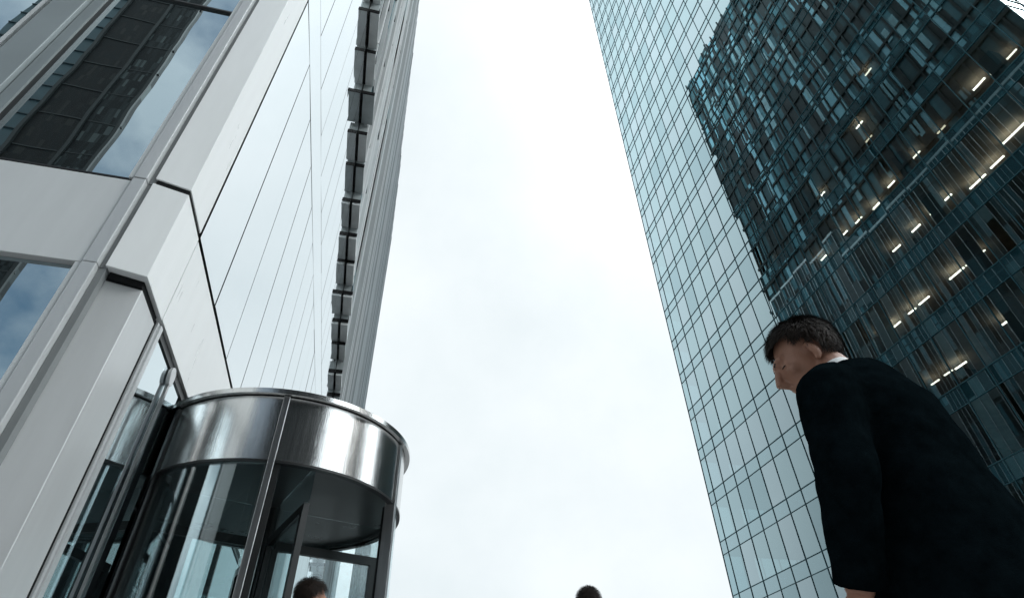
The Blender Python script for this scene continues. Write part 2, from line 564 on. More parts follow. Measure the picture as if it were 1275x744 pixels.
# entrance: bright jamb, mirror-like side glass, dark head
GX = -1.750
mb = MB()
mb.box(GX - 0.06, GX + 0.020, 4.112, 4.148, 0, Z_LINT - 0.03)
mb.build('door_jamb', M['frame_al'], wb)
mb = MB()
mb.box(GX - 0.06, GX + 0.034, 4.152, 4.206, 0, Z_LINT - 0.03)
mb.build('door_jamb', M['frame_al'], wb)
mb = MB()
mb.box(GX - 0.05, GX + 0.006, 4.086, 4.112, 0, Z_LINT - 0.03)
mb.build('shadow_gap', M['gap'], wb)
mb = MB()
mb.box(GX - 0.012, GX, 4.206, 5.15, 0, Z_LINT - 0.07)
sg = mb.build('entrance_glass', M['side_glass'], wb)
mb = MB()
mb.box(GX - 0.05, GX + 0.012, 4.206, 62, Z_LINT - 0.07, Z_LINT - 0.004)
mb.build('door_head', M['dark_frame'], wb)
# ground-floor glass beyond the revolving door
mb = MB()
y = 6.62
while y < 60:
    mb.box(GX - 0.012, GX, y + 0.03, y + 1.88, 0, Z_LINT - 0.075)
    mf = MB()
    mf.box(GX - 0.05, GX + 0.03, y - 0.03, y + 0.03, 0, Z_LINT - 0.075)
    mf.build('door_jamb', M['dark_frame'], wb)
    y += 1.91
mb.build('entrance_glass', M['side_glass'], wb)
for y0, y1 in ((6.02, 7.05), (7.12, 8.30), (8.37, 9.60), (9.67, 11.0)):  # mirror screens added inside so bright sky is reflected through the door
    mb = MB()
    mb.box(-2.262, -2.250, y0, y1, 0, 3.3)
    mb.build('added_mirror_screen', M['side_glass'], wb)
    mb = MB()
    mb.box(-2.29, -2.235, y1, y1 + 0.07, 0, 3.35)
    mb.build('added_screen_frame', M['dark_frame'], wb)
mb = MB()
mb.box(-9.5, -A - 0.06, YF + 0.5, 62, 0.004, 0.02)
mb.build('lobby_floor', M['lobby'], wb)

# ------------------------------------------------------------------ revolving door
S = 2.7
DC = (-0.2975 * S, 2.1652 * S)
RD = 0.424 * S
Z_B, Z_T = relz(0.772 * S), relz(1.0 * S)
rd = thing('revolving_door', 'round revolving door with brushed steel drum, dark posts and curved glass at the building entrance', 'revolving door', (DC[0], DC[1], 0))


def ring(name, r0, r1, z0, z1, mat, parent, seg=128, a0=0.0, a1=360.0, smooth=True):
    mb_ = MB()
    full = abs(a1 - a0) >= 359.9
    n = seg
    P = []
    for i in range(n + (0 if full else 1)):
        t = R(a0 + (a1 - a0) * i / n)
        P.append((math.cos(t), math.sin(t)))
    cnt = len(P)
    for i in range(n):
        c0, c1 = P[i], P[(i + 1) % cnt]
        def pt(c, r, z):
            return (DC[0] + c[0] * r, DC[1] + c[1] * r, z)
        mb_.quad(pt(c0, r1, z0), pt(c1, r1, z0), pt(c1, r1, z1), pt(c0, r1, z1))
        mb_.quad(pt(c1, r0, z0), pt(c0, r0, z0), pt(c0, r0, z1), pt(c1, r0, z1))
        mb_.quad(pt(c0, r0, z1), pt(c0, r1, z1), pt(c1, r1, z1), pt(c1, r0, z1))
        mb_.quad(pt(c1, r0, z0), pt(c1, r1, z0), pt(c0, r1, z0), pt(c0, r0, z0))
    if not full:
        for c in (P[0], P[-1]):
            mb_.quad(*[(DC[0] + c[0] * r, DC[1] + c[1] * r, z) for r, z in ((r0, z0), (r1, z0), (r1, z1), (r0, z1))])
    o_ = mb_.build(name, mat, parent)
    bm = bmesh.new()
    bm.from_mesh(o_.data)
    bmesh.ops.remove_doubles(bm, verts=bm.verts, dist=1e-5)
    bmesh.ops.recalc_face_normals(bm, faces=bm.faces)
    for f in bm.faces:
        f.smooth = smooth
    for e in bm.edges:
        if len(e.link_faces) == 2 and e.link_faces[0].normal.dot(e.link_faces[1].normal) < 0.7:
            e.smooth = False
    bm.to_mesh(o_.data)
    bm.free()
    return o_


# panels of the drum: three seams where the posts stand
ring('drum_band', RD - 0.03, RD, Z_B, Z_T - 0.055, M['steel'], rd)
ring('drum_band_edge', RD - 0.05, RD + 0.006, Z_B - 0.022, Z_B - 0.002, M['dark_frame'], rd)
ring('drum_joint', RD - 0.03, RD - 0.008, Z_T - 0.055, Z_T - 0.044, M['gap'], rd)
ring('drum_cap', 0.02, 0.4414 * S, Z_T - 0.044, Z_T, M['steel'], rd)
ring('drum_ceiling', 0.02, RD - 0.034, Z_B + 0.03, Z_B + 0.05, M['ceiling_dark'], rd)


def radial_box(mb_, ang, r0, r1, hw, z0, z1):
    c, s_ = math.cos(R(ang)), math.sin(R(ang))
    pts = []
    for r, w_ in ((r0, -hw), (r1, -hw), (r1, hw), (r0, hw)):
        pts.append((DC[0] + c * r - s_ * w_, DC[1] + s_ * r + c * w_))
    mb_.prism(pts, z0, z1)


POSTS = [(-88.0, 'front'), (-22.0, 'front'), (-140.2, 'front'), (38.0, 'back'), (88.0, 'back'), (140.0, 'back')]
for ang, where in POSTS:
    mb = MB()
    radial_box(mb, ang, RD - 0.075, RD + 0.018, 0.026, 0, Z_T - 0.05 if where == 'front' else Z_B - 0.024)
    post = mb.build('post', M['steel_post'] if ang in (-88.0, -22.0) else M['steel_dark'], rd, 0.004)
    mb = MB()                                # deep black inner channel
    radial_box(mb, ang + 2.4, RD - 0.11, RD - 0.012, 0.024, 0, Z_B - 0.024)
    ch = mb.build('inner_channel', M['dark_frame'], post)
    ch.location = (0, 0, 0)
# curved glass on both sides of the openings
for a0, a1 in ((-138.0, -90.5), (-20.0, 36.0), (90.0, 138.0)):
    ring('curved_glass', RD - 0.034, RD - 0.022, 0.05, Z_B - 0.024, M['door_glass'], rd, 40, a0, a1)
mb = MB()
mb.prism([(DC[0] + 0.05 * math.cos(k * math.pi / 6), DC[1] + 0.05 * math.sin(k * math.pi / 6)) for k in range(12)], 0.01, Z_B + 0.028)
mb.build('centre_shaft', M['dark_frame'], rd)
ZL = Z_B - 0.26                              # top of the turning leaves
for ang in (20.0, 110.0, 200.0, 290.0):
    mb = MB()
    radial_box(mb, ang, 0.07, RD - 0.10, 0.022, ZL - 0.075, ZL)
    radial_box(mb, ang, 0.07, RD - 0.10, 0.022, 0.02, 0.12)
    radial_box(mb, ang, RD - 0.16, RD - 0.10, 0.024, 0.12, ZL - 0.075)
    radial_box(mb, ang, 0.052, 0.11, 0.024, 0.12, ZL - 0.075)
    leaf = mb.build('door_leaf', M['dark_frame'], rd)
    mb = MB()
    radial_box(mb, ang, 0.11, RD - 0.16, 0.005, 0.12, ZL - 0.075)
    gl = mb.build('leaf_glass', M['door_glass'], leaf)
    mb = MB()
    radial_box(mb, ang, 0.07, RD - 0.05, 0.006, ZL + 0.002, Z_B + 0.028)
    fan = mb.build('leaf_fanlight', M['door_glass'], leaf)
    gl.location = fan.location = (0, 0, 0)
ring('floor_ring', RD - 0.06, RD + 0.02, 0.003, 0.03, M['steel_dark'], rd)

# slim post with a round flat head where the drum meets the side glass
pp = MB()
px_, py_ = -0.640 * S, 1.762 * S
pp.box(px_ - 0.012, px_ + 0.012, py_ - 0.022, py_ + 0.022, 0, relz(1.005 * S))
stem = pp.build('signal_post', M['steel_post'], None, 0.003)
stem['label'] = 'slim steel post with round flat disc head beside the mirror glass and the drum'
stem['category'] = 'post'
mb = MB()
k = 28
cz_ = relz(1.022 * S)
P = [(0.062 * math.cos(i * 2 * math.pi / k), 0.085 * math.sin(i * 2 * math.pi / k)) for i in range(k)]
n = len(mb.v)
mb.v += [(px_ - 0.016, py_ + a_, cz_ + b_) for a_, b_ in P] + [(px_ + 0.016, py_ + a_, cz_ + b_) for a_, b_ in P]
for i in range(k):
    j = (i + 1) % k
    mb.f.append((n + i, n + j, n + k + j, n + k + i)); mb.mi.append(0)
mb.f.append(tuple(n + i for i in reversed(range(k)))); mb.mi.append(0)
mb.f.append(tuple(n + k + i for i in range(k))); mb.mi.append(0)
mb.build('disc_head', M['frame_al'], stem, 0.006)

# ------------------------------------------------------------------ finned tower above and behind
XT = -1.484
ft = thing('finned_tower', 'tall grey tower of close white vertical fins with a stepped dark underside', 'tower', (-5.5, 33, 0))
BAY = 1.038
Y_END = 59.8
n_bay = int((Y_END - 3.62) / BAY)


def soffit_z(yc):
    """the underside steps down bay by bay along the street"""
    z = relz(16.28 - 0.372 * (yc - 8.446))
    return max(z, relz(8.0)) + 0.10 * math.sin(yc * 2.1)


ZR1, ZR2 = relz(55.1), relz(59.1)
body, infill = MB(), MB()
fins = MB()
zfl = 3.6
bays = []
for i in range(n_bay):
    y0 = 3.62 + i * BAY
    y1 = y0 + BAY
    zs = soffit_z((y0 + y1) / 2)
    zt = ZR1 if y1 < 45 else ZR2
    bays.append((y0, y1, zs, zt))
    # infill panels behind the fins, storey by storey, each a touch different
    z = zs + 0.02
    zz = math.ceil(z / zfl) * zfl
    while z < zt:
        z2 = min(zz, zt)
        if z2 - z > 0.15:
            d = random.uniform(0.0, 0.05)
            infill.quad((XT - 0.05 - d, y0, z), (XT - 0.05 - d, y1, z), (XT - 0.05 - d, y1, z2 - 0.16), (XT - 0.05 - d, y0, z2 - 0.16), random.choice((0, 0, 0, 1, 2)))
            infill.box(XT - 0.12, XT - 0.035, y0, y1, z2 - 0.16, z2, 3)
        z, zz = z2, zz + zfl
    zf0 = zs + random.uniform(-0.05, 0.4)
    fd = random.choice((0.0, 0.012, 0.024, 0.036))
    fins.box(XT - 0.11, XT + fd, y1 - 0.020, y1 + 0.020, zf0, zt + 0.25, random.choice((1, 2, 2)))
    fins.box(XT + fd, XT + fd + 0.036, y1 - 0.012, y1 + 0.012, zf0, zt + 0.25, random.choice((0, 0, 0, 1, 2)))
    if random.random() < 0.45:
        continue
    yq = y1 - BAY / 2                       # a slighter rib in the middle of the bay
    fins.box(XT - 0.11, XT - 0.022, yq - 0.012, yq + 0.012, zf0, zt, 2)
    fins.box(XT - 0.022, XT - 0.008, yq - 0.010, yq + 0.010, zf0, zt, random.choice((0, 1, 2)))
infill.build('infill_panel', [M['fin_infill'], M['fin_infill'], M['fin_infill'], M['spandrel_grey']], ft)
fins.build('fin', [M['fin'], M['fin_side'], M['fin_mid']], ft)
mb = MB()
for (y0, y1, zs, zt) in bays:
    mb.box(-9.45, XT - 0.125, y0, y1, ZW + 0.02, zt)
    mb.box(-A + 0.012, XT - 0.125, y0, y1, zs + 0.075, ZW + 0.01)
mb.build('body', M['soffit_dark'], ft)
mb = MB()
mb.box(-9.45, XT + 0.02, 3.62, 44.9, ZR1 + 0.01, ZR1 + 0.35)
mb.box(-9.45, XT + 0.02, 44.9, 3.62 + n_bay * BAY, ZR2 + 0.01, ZR2 + 0.35)
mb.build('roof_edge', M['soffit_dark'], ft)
mb = MB()
ye = 3.62 + n_bay * BAY
mb.box(-9.45, XT + 0.05, ye + 0.03, ye + 0.25, 0, ZR2 + 0.3)
mb.build('end_wall', M['fin'], ft)
for _ in range(70):                          # closed panels set between the fins
    i = random.randrange(6, n_bay)
    y0, y1, zs, zt = bays[i]
    mb = MB()
    hh = random.choice((3.6, 7.2, 10.8))
    zz = max(zs + 1.0, random.uniform(zs, zt - 12))
    mb.box(XT - 0.045, XT - 0.01, y0 + 0.03, y1 - 0.03, zz, zz + hh)
    mb.build('closed_panel', random.choice((M['teal_blind'], M['spandrel_grey'], M['spandrel_grey'])), ft)
# soffit trays: two boards with a black slot between, deeper ones now and then
for i, (y0, y1, zs, zt) in enumerate(bays):
    if y0 > 34:
        break
    mb = MB()
    xa, xb = -A + 0.012, XT + 0.02
    drop = random.choice((0.0, 0.0, 0.05, 0.12))
    out_ = random.choice((0.0, 0.03, 0.08, 0.12))
    mb.box(xa + 0.03, xb + out_, y0 + 0.012, y1 - 0.012, zs - drop, zs + 0.055, random.choice((0, 0, 0, 1)))
    mb.box(xa, xa + 0.028, y0 + 0.012, y1 - 0.012, zs + 0.02, zs + 0.07, 2)
    mb.box(xa, xb + out_, y0 - 0.012, y0 + 0.010, zs - 0.02, zs + 0.12, 2)
    mb.box(xa, xb, y0 - 0.012, y0 + 0.010, zs + 0.125, zs + 0.46, 1)
    mb.build('soffit_tray', [M['soffit'], M['soffit_dark'], M['gap']], ft)

# ------------------------------------------------------------------ glass tower (right)
B = 28.4
GY0, GY1 = 0.2413 * B, 1.5425 * B
gt = thing('glass_tower', 'tall teal glass office tower with a thin grid of mullions and lit ceilings inside', 'tower', (B + 12, (GY0 + GY1) / 2, 0))
FH = 3.996
Z0 = relz(0.404 * B)
levels = [Z0 + FH * k for k in range(-3, 34)]
ZTOP = levels[-1]
DEP = 26.0
vx = [GY0]
k0 = 1.1574 - 0.059 * 15
vx += [(k0 + 0.059 * k) * B for k in range(0, 22)]
vx.append(GY1)
vx = sorted(v for v in vx if GY0 <= v <= GY1)
g_v, g_s, mu = MB(), MB(), MB()
rnd = random.Random(11)


def tilted(mb_, y0, y1, z0, z1, amp, mi=0):
    ty = rnd.gauss(0, amp)
    tz = rnd.gauss(0, amp * 0.8)
    hy, hz = (y1 - y0) / 2, (z1 - z0) / 2
    c = 0.0
    mb_.quad((B + c - ty * hy - tz * hz, y0, z0), (B + c - ty * hy + tz * hz, y0, z1), (B + c + ty * hy + tz * hz, y1, z1), (B + c + ty * hy - tz * hz, y1, z0), mi)


SP = 1.0
for y0, y1 in zip(vx[:-1], vx[1:]):
    for za, zb in zip(levels[:-1], levels[1:]):
        tilted(g_v, y0, y1, za, zb - SP, 0.0024, rnd.choice((0, 0, 0, 1, 1, 2)))
        tilted(g_s, y0, y1, zb - SP, zb, 0.0024)
# the two end walls, glazed too
for ye, sgn in ((GY0, -1), (GY1, 1)):
    for za, zb in zip(levels[:-1], levels[1:]):
        x = B + 0.03
        while x < B + DEP - 0.1:
            x2 = min(x + 1.676, B + DEP)
            g_v.quad((x, ye, za), (x2, ye, za), (x2, ye, zb - SP), (x, ye, zb - SP))
            g_s.quad((x, ye, zb - SP), (x2, ye, zb - SP), (x2, ye, zb), (x, ye, zb))
            x = x2
g_v.build('vision_glass', [M['tower_glass'], M['tower_glass_pale'], M['tower_glass_deep']], gt)
g_s.build('spandrel_glass', M['tower_spandrel'], gt)
for y in vx:
    mu.box(B - 0.045, B + 0.05, y - 0.019, y + 0.019, levels[0], ZTOP)
for z in levels:
    mu.box(B - 0.049, B + 0.045, GY0, GY1, z - 0.021, z + 0.021)
    mu.box(B - 0.047, B + 0.043, GY0, GY1, z - SP - 0.017, z - SP + 0.017)
for ye in (GY0, GY1):
    for z in levels:
        mu.box(B, B + DEP, ye - 0.044, ye + 0.044, z - 0.045, z + 0.045)
        mu.box(B, B + DEP, ye - 0.042, ye + 0.042, z - SP - 0.03, z - SP + 0.03)
    x = B + 1.676
    while x < B + DEP:
        mu.box(x - 0.03, x + 0.03, ye - 0.05, ye + 0.05, levels[0], ZTOP)
        x += 1.676
mu.build('mullion', M['mullion'], gt)
sl, ce = MB(), MB()
for zb in levels[1:]:
    sl.box(B + 0.12, B + DEP, GY0 + 0.1, GY1 - 0.1, zb - SP + 0.12, zb - 0.02)
    ce.box(B + 0.14, B + DEP - 0.1, GY0 + 0.12, GY1 - 0.12, zb - SP + 0.06, zb - SP + 0.11)
sl.build('floor_slab', M['slab'], gt)
ce.build('ceiling', M['ceiling'], gt)
mb = MB()
mb.box(B + 13, B + DEP - 0.15, GY0 + 8, GY1 - 8, levels[0], ZTOP - 0.1)
rp = random.Random(4)
for za, zb in zip(levels[:-1], levels[1:]):                       # partitions and cupboards inside the rooms
    for _ in range(7):
        yy = rp.uniform(GY0 + 2, GY1 - 4)
        mb.box(B + rp.uniform(3.0, 7.0), B + 12.9, yy, yy + 0.15, za + 0.0, zb - SP + 0.05)
mb.build('inner_wall', M['core'], gt)
mb = MB()
for y in vx[2::4]:
    mb.box(B + 1.2, B + 1.9, y - 0.35, y + 0.35, 0, ZTOP - 0.1)
mb.build('column', M['stone'], gt)
mb = MB()
mb.box(B - 0.1, B + DEP, GY0 - 0.1, GY1 + 0.1, ZTOP + 0.05, ZTOP + 1.2)
mb.build('roof_edge', M['mullion'], gt)
mb = MB()
mb.box(B - 0.02, B + DEP, GY0, GY1, 0.0, levels[0] - 0.05)
mb.build('base', M['mullion'], gt)

# lamps under the ceilings (ends measured in the photograph, hung on the ceiling of the storey seen there)
z4 = lambda l: [((1075 + a / 4.135, 150 + b / 4.135), (1075 + c / 4.135, 150 + d / 4.135)) for a, b, c, d in l]
z6 = lambda l: [((1100 + a / 4.376, 330 + b / 4.376), (1100 + c / 4.376, 330 + d / 4.376)) for a, b, c, d in l]
z7 = lambda l: [((1130 + a / 5.724, b / 5.724), (1130 + c / 5.724, d / 5.724)) for a, b, c, d in l]
z8 = lambda l: [((940 + a / 4.65, 180 + b / 4.65), (940 + c / 4.65, 180 + d / 4.65)) for a, b, c, d in l]
z5 = lambda l: [((950 + a / 4.135, b / 4.135), (950 + c / 4.135, d / 4.135)) for a, b, c, d in l]
z3 = lambda l: [((850 + a / 2.82, 480 + b / 2.82), (850 + c / 2.82, 480 + d / 2.82)) for a, b, c, d in l]
LAMPS = (z4([(230, 215, 290, 160), (120, 340, 165, 312), (375, 55, 425, 35), (345, 475, 450, 385), (550, 345, 625, 280), (655, 240, 720, 185),
             (720, 115, 825, 15), (250, 570, 290, 535), (150, 670, 190, 640), (525, 740, 625, 670), (52, 450, 78, 432)])
         + z6([(360, 70, 435, 15), (195, 210, 245, 170), (135, 260, 175, 235), (0, 380, 85, 310), (645, 320, 730, 265), (390, 560, 450, 525),
               (340, 590, 365, 575), (170, 670, 215, 645), (265, 642, 297, 626)])
         + z7([(710, 405, 770, 365), (585, 520, 645, 480), (465, 635, 550, 560)])
         + z8([(370, 300, 405, 275), (575, 450, 625, 420), (505, 520, 530, 505), (380, 665, 415, 640), (690, 358, 712, 345), (55, 690, 90, 665)])
         + z5([(530, 378, 552, 360), (535, 722, 552, 705), (455, 640, 470, 628)])
         )
for p0, p1 in LAMPS:
    pts = []
    mid = pix((p0[0] + p1[0]) / 2, (p0[1] + p1[1]) / 2)
    t = B / mid.x
    zf = relz(mid.z * t)
    zc = None
    for za, zb in zip(levels[:-1], levels[1:]):
        if za - 0.02 <= zf < zb:
            zc = zb - SP - 0.26
            if zf > zb - SP - 0.45:
                zc = zb - SP - 0.26
                zf = None
            break
    if zc is None:
        continue
    for q in (p0, p1):
        d = pix(*q)
        t = (zc - CZ) / d.z
        pts.append(d * t)
    xm = max(B + 0.5, min(B + 11.0, (pts[0].x + pts[1].x) / 2))
    ym = max(GY0 + 1, min(GY1 - 1, (pts[0].y + pts[1].y) / 2))
    L = max(0.6, min(5.0, 1.15 * abs(pts[0].y - pts[1].y)))
    mb = MB()
    mb.box(xm - 0.045, xm + 0.045, ym - L / 2, ym + L / 2, zc - 0.06, zc - 0.005, 0)
    for q in (-0.4, 0.4):                    # two thin hangers up to the ceiling
        mb.box(xm - 0.006, xm + 0.006, ym + q * L - 0.006, ym + q * L + 0.006, zc - 0.006, zc + 0.318, 1)
    mb.build('ceiling_lamp', [rp.choice((M['lamp'], M['lamp'], M['lamp_mid'], M['lamp_dim'])), M['lamp_body']], gt)

# ------------------------------------------------------------------ dark towers that the glass mirrors
dk = thing('dark_tower', 'tall dark tower of narrow storey-high strips behind the white building', 'tower', (-20, 38, 0))
mb = MB()
DX, DY0, DY1, DZ = -10.0, 4.0, 1.03 * (2 * B + 10), relz(2.115 * (2 * B + 10))
mb.box(-34, DX, DY0, DY1, 0, DZ)
mb.build('wall', M['dark_facade'], dk)
mb = MB()
z = 4.0
while z < DZ:
    mb.box(-34, DX + 0.25, DY0 - 0.2, DY1 + 0.2, z - 0.5, z)
    z += 5.2
rr = random.Random(3)
y = DY0
while y < DY1:
    mb.box(DX, DX + 0.22, y - 0.12, y + 0.12, 0, DZ + rr.choice((0, 0, 0, 0.8)))
    y += 1.9
mb.build('slab_edge', M['black_wall'], dk)
strip_mat = pbr('teal_facade_strip', (0.12, 0.23, 0.26), 0.6, 0.0, 0.4, 0.3)
for _ in range(96):
    mb = MB()
    yy = rr.uniform(DY0 + 1, DY1 - 1)
    zz = rr.uniform(20, DZ - 8)
    mb.box(DX + 0.01, DX + 0.12, yy, yy + rr.uniform(0.5, 1.1), zz, zz + rr.uniform(3, 14))
    mb.build('facade_strip', strip_mat, dk)

bt = thing('lattice_tower', 'dark brown tower with a speckled lattice bay mirrored in the office windows', 'tower', (-40, -75, 0))
KY = -60.0
scl = (2 * YF - KY) / YF
bx1, bx0 = -2.435 * scl, -3.05 * scl
mb = MB()
mb.prism([(bx0 - 20, KY - 22), (bx1 - 20, KY - 22), (bx1, KY), (bx0, KY)], 0, 175)
mb.build('wall', M['dark_facade_x'], bt)
mb = MB()
for k in range(1, 44, 2):
    mb.box(bx0 - 0.2, bx1 + 0.1 + 0.5 * rr.random(), KY - 0.2, KY + 0.12, k * 4.0 - 0.2, k * 4.0)
for q in (0.0, 0.58, 1.0):
    xx = bx0 + (bx1 - bx0) * q
    mb.box(xx - 0.25, xx + 0.25, KY, KY + 0.4, 0, 175 + 2 * q)
mb.build('beam', M['brown_beam'], bt)
mb = MB()
mb.box(bx0 + (bx1 - bx0) * 0.60, bx1 + 0.15, KY - 1.0, KY + 0.06, 0, 175)
mb.build('lattice_bay', facade_mat('lattice_bay', (0.004, 0.005, 0.005), (0.016, 0.020, 0.020), (0.075, 0.088, 0.086), 0.42, 2.2, 'X'), bt)

tt = thing('teal_tower', 'smooth teal glass tower beside the dark brown tower behind the camera', 'tower', (-57, -75, 0))
mb = MB()
mb.prism([(bx0 - 34, KY - 26), (bx0 - 20.5, KY - 24), (bx0 - 0.9, KY - 1), (bx0 - 15, KY - 1)], 0, 168)
mb.build('wall', pbr('teal_curtain_wall', (0.055, 0.095, 0.11), 0.5, 0.0, 0.35, 0.05, spec=0.3), tt)
mb = MB()
for k in range(1, 42):
    mb.box(bx0 - 15, bx0 - 0.9, KY - 1.1, KY - 0.75, k * 4.0 - 0.25, k * 4.0)
mb.build('ledge', pbr('teal_ledge', (0.035, 0.06, 0.07), 0.6), tt)

# unseen blocks added to shape the dark bands mirrored in the steel drum
for (x0, x1, y0, y1, h, mat, lab) in ((-15, 33, -60, -40, 66, 'black_wall', 'unseen long dark block added behind the camera to darken the drum reflection'),
                                      (70, 100, -40, -8, 70, 'dark_facade_x', 'unseen brown block added on the far right to shape the drum reflection'),
                                      (-48, -16, -58, -42, 27, 'black_wall', 'unseen low dark block added behind the camera to darken the drum reflection')):
    t_ = thing('drum_reflection_block', lab, 'building', ((x0 + x1) / 2, (y0 + y1) / 2, 0))
    mb = MB()
    mb.box(x0, x1, y0, y1, 0, h)
    mb.build('wall', M[mat], t_)
    mb = MB()
    z = 3.6
    while z < h:
        mb.box(x0 - 0.15, x1 + 0.15, y0 - 0.15, y1 + 0.15, z - 0.4, z)
        z += 3.6
    mb.build('ledge', M['brown_beam'], t_)


# ------------------------------------------------------------------ people
def ellipsoid(bm, c, r, rot=None, seg=20, rings=14):
    mtx = Matrix.Translation(Vector(c)) @ (rot.to_4x4() if rot else Matrix.Identity(4)) @ Matrix.Diagonal((*r, 1))
    bmesh.ops.create_uvsphere(bm, u_segments=seg, v_segments=rings, radius=1, matrix=mtx)


def tube(bm, pts, seg=16):
    """pts: (x, y, z, rx, ry[, yaw]) horizontal-ish sections joined into a closed limb; section planes follow the path"""
    P = [Vector(p_[:3]) for p_ in pts]
    rings_ = []
    ref = Vector((0, 1, 0))
    for i, p_ in enumerate(pts):
        d = (P[min(i + 1, len(P) - 1)] - P[max(i - 1, 0)]).normalized()
        u = d.cross(ref)
        if u.length < 0.05:
            u = d.cross(Vector((1, 0, 0)))
        u.normalize()
        v = u.cross(d).normalized()
        rings_.append([bm.verts.new(P[i] + u * (math.cos(2 * math.pi * k / seg) * p_[3]) + v * (math.sin(2 * math.pi * k / seg) * p_[4])) for k in range(seg)])
    for a_, b_ in zip(rings_[:-1], rings_[1:]):
        for k in range(seg):
            bm.faces.new((a_[k], a_[(k + 1) % seg], b_[(k + 1) % seg], b_[k]))
    bm.faces.new(list(reversed(rings_[0])))
    bm.faces.new(rings_[-1])


def fused(name, fill, voxel, mat, parent, smooth_it=4):
    """one continuous skin over overlapping volumes"""
    bm = bmesh.new()
    fill(bm)
    bmesh.ops.recalc_face_normals(bm, faces=bm.faces)
    me = bpy.data.meshes.new(name)
    bm.to_mesh(me)
    bm.free()
    tmp = bpy.data.objects.new(name, me)
    COL.objects.link(tmp)
    r_ = tmp.modifiers.new('r', 'REMESH')
    r_.mode = 'VOXEL'
    r_.voxel_size = voxel
    s_ = tmp.modifiers.new('s', 'SMOOTH')
    s_.iterations = smooth_it
    s_.factor = 0.5
    dg = bpy.context.evaluated_depsgraph_get()
    me2 = bpy.data.meshes.new_from_object(tmp.evaluated_get(dg))
    bpy.data.objects.remove(tmp)
    me2.name = name
    for pl in me2.polygons:
        pl.use_smooth = True
    me2.materials.clear()
    me2.materials.append(mat)
    o_ = bpy.data.objects.new(name, me2)
    COL.objects.link(o_)
    o_.parent = parent
    return o_


M['skin'] = pbr('skin', (0.34, 0.175, 0.12), 0.5, 0.0, 0.10, 14, 0.0006, 220, spec=0.4)
M['hair'] = pbr('dark_brown_hair', (0.020, 0.012, 0.008), 0.6, 0.0, 0.5, 60, spec=0.25)
M['eye'] = pbr('eye', (0.03, 0.025, 0.02), 0.15)
M['suit'] = pbr('black_suit_cloth', (0.0035, 0.0065, 0.0080), 0.8, 0.0, 0.4, 25, 0.0012, 380, spec=0.0)
M['trouser'] = pbr('black_trouser_cloth', (0.003, 0.005, 0.006), 0.85, 0.0, 0.25, 25, 0.001, 380, spec=0.0)
M['shirt'] = pbr('white_shirt', (0.78, 0.80, 0.80), 0.7, 0.0, 0.04, 20)
M['shoe'] = pbr('black_leather', (0.012, 0.011, 0.010), 0.3, 0.0, 0.1, 20)


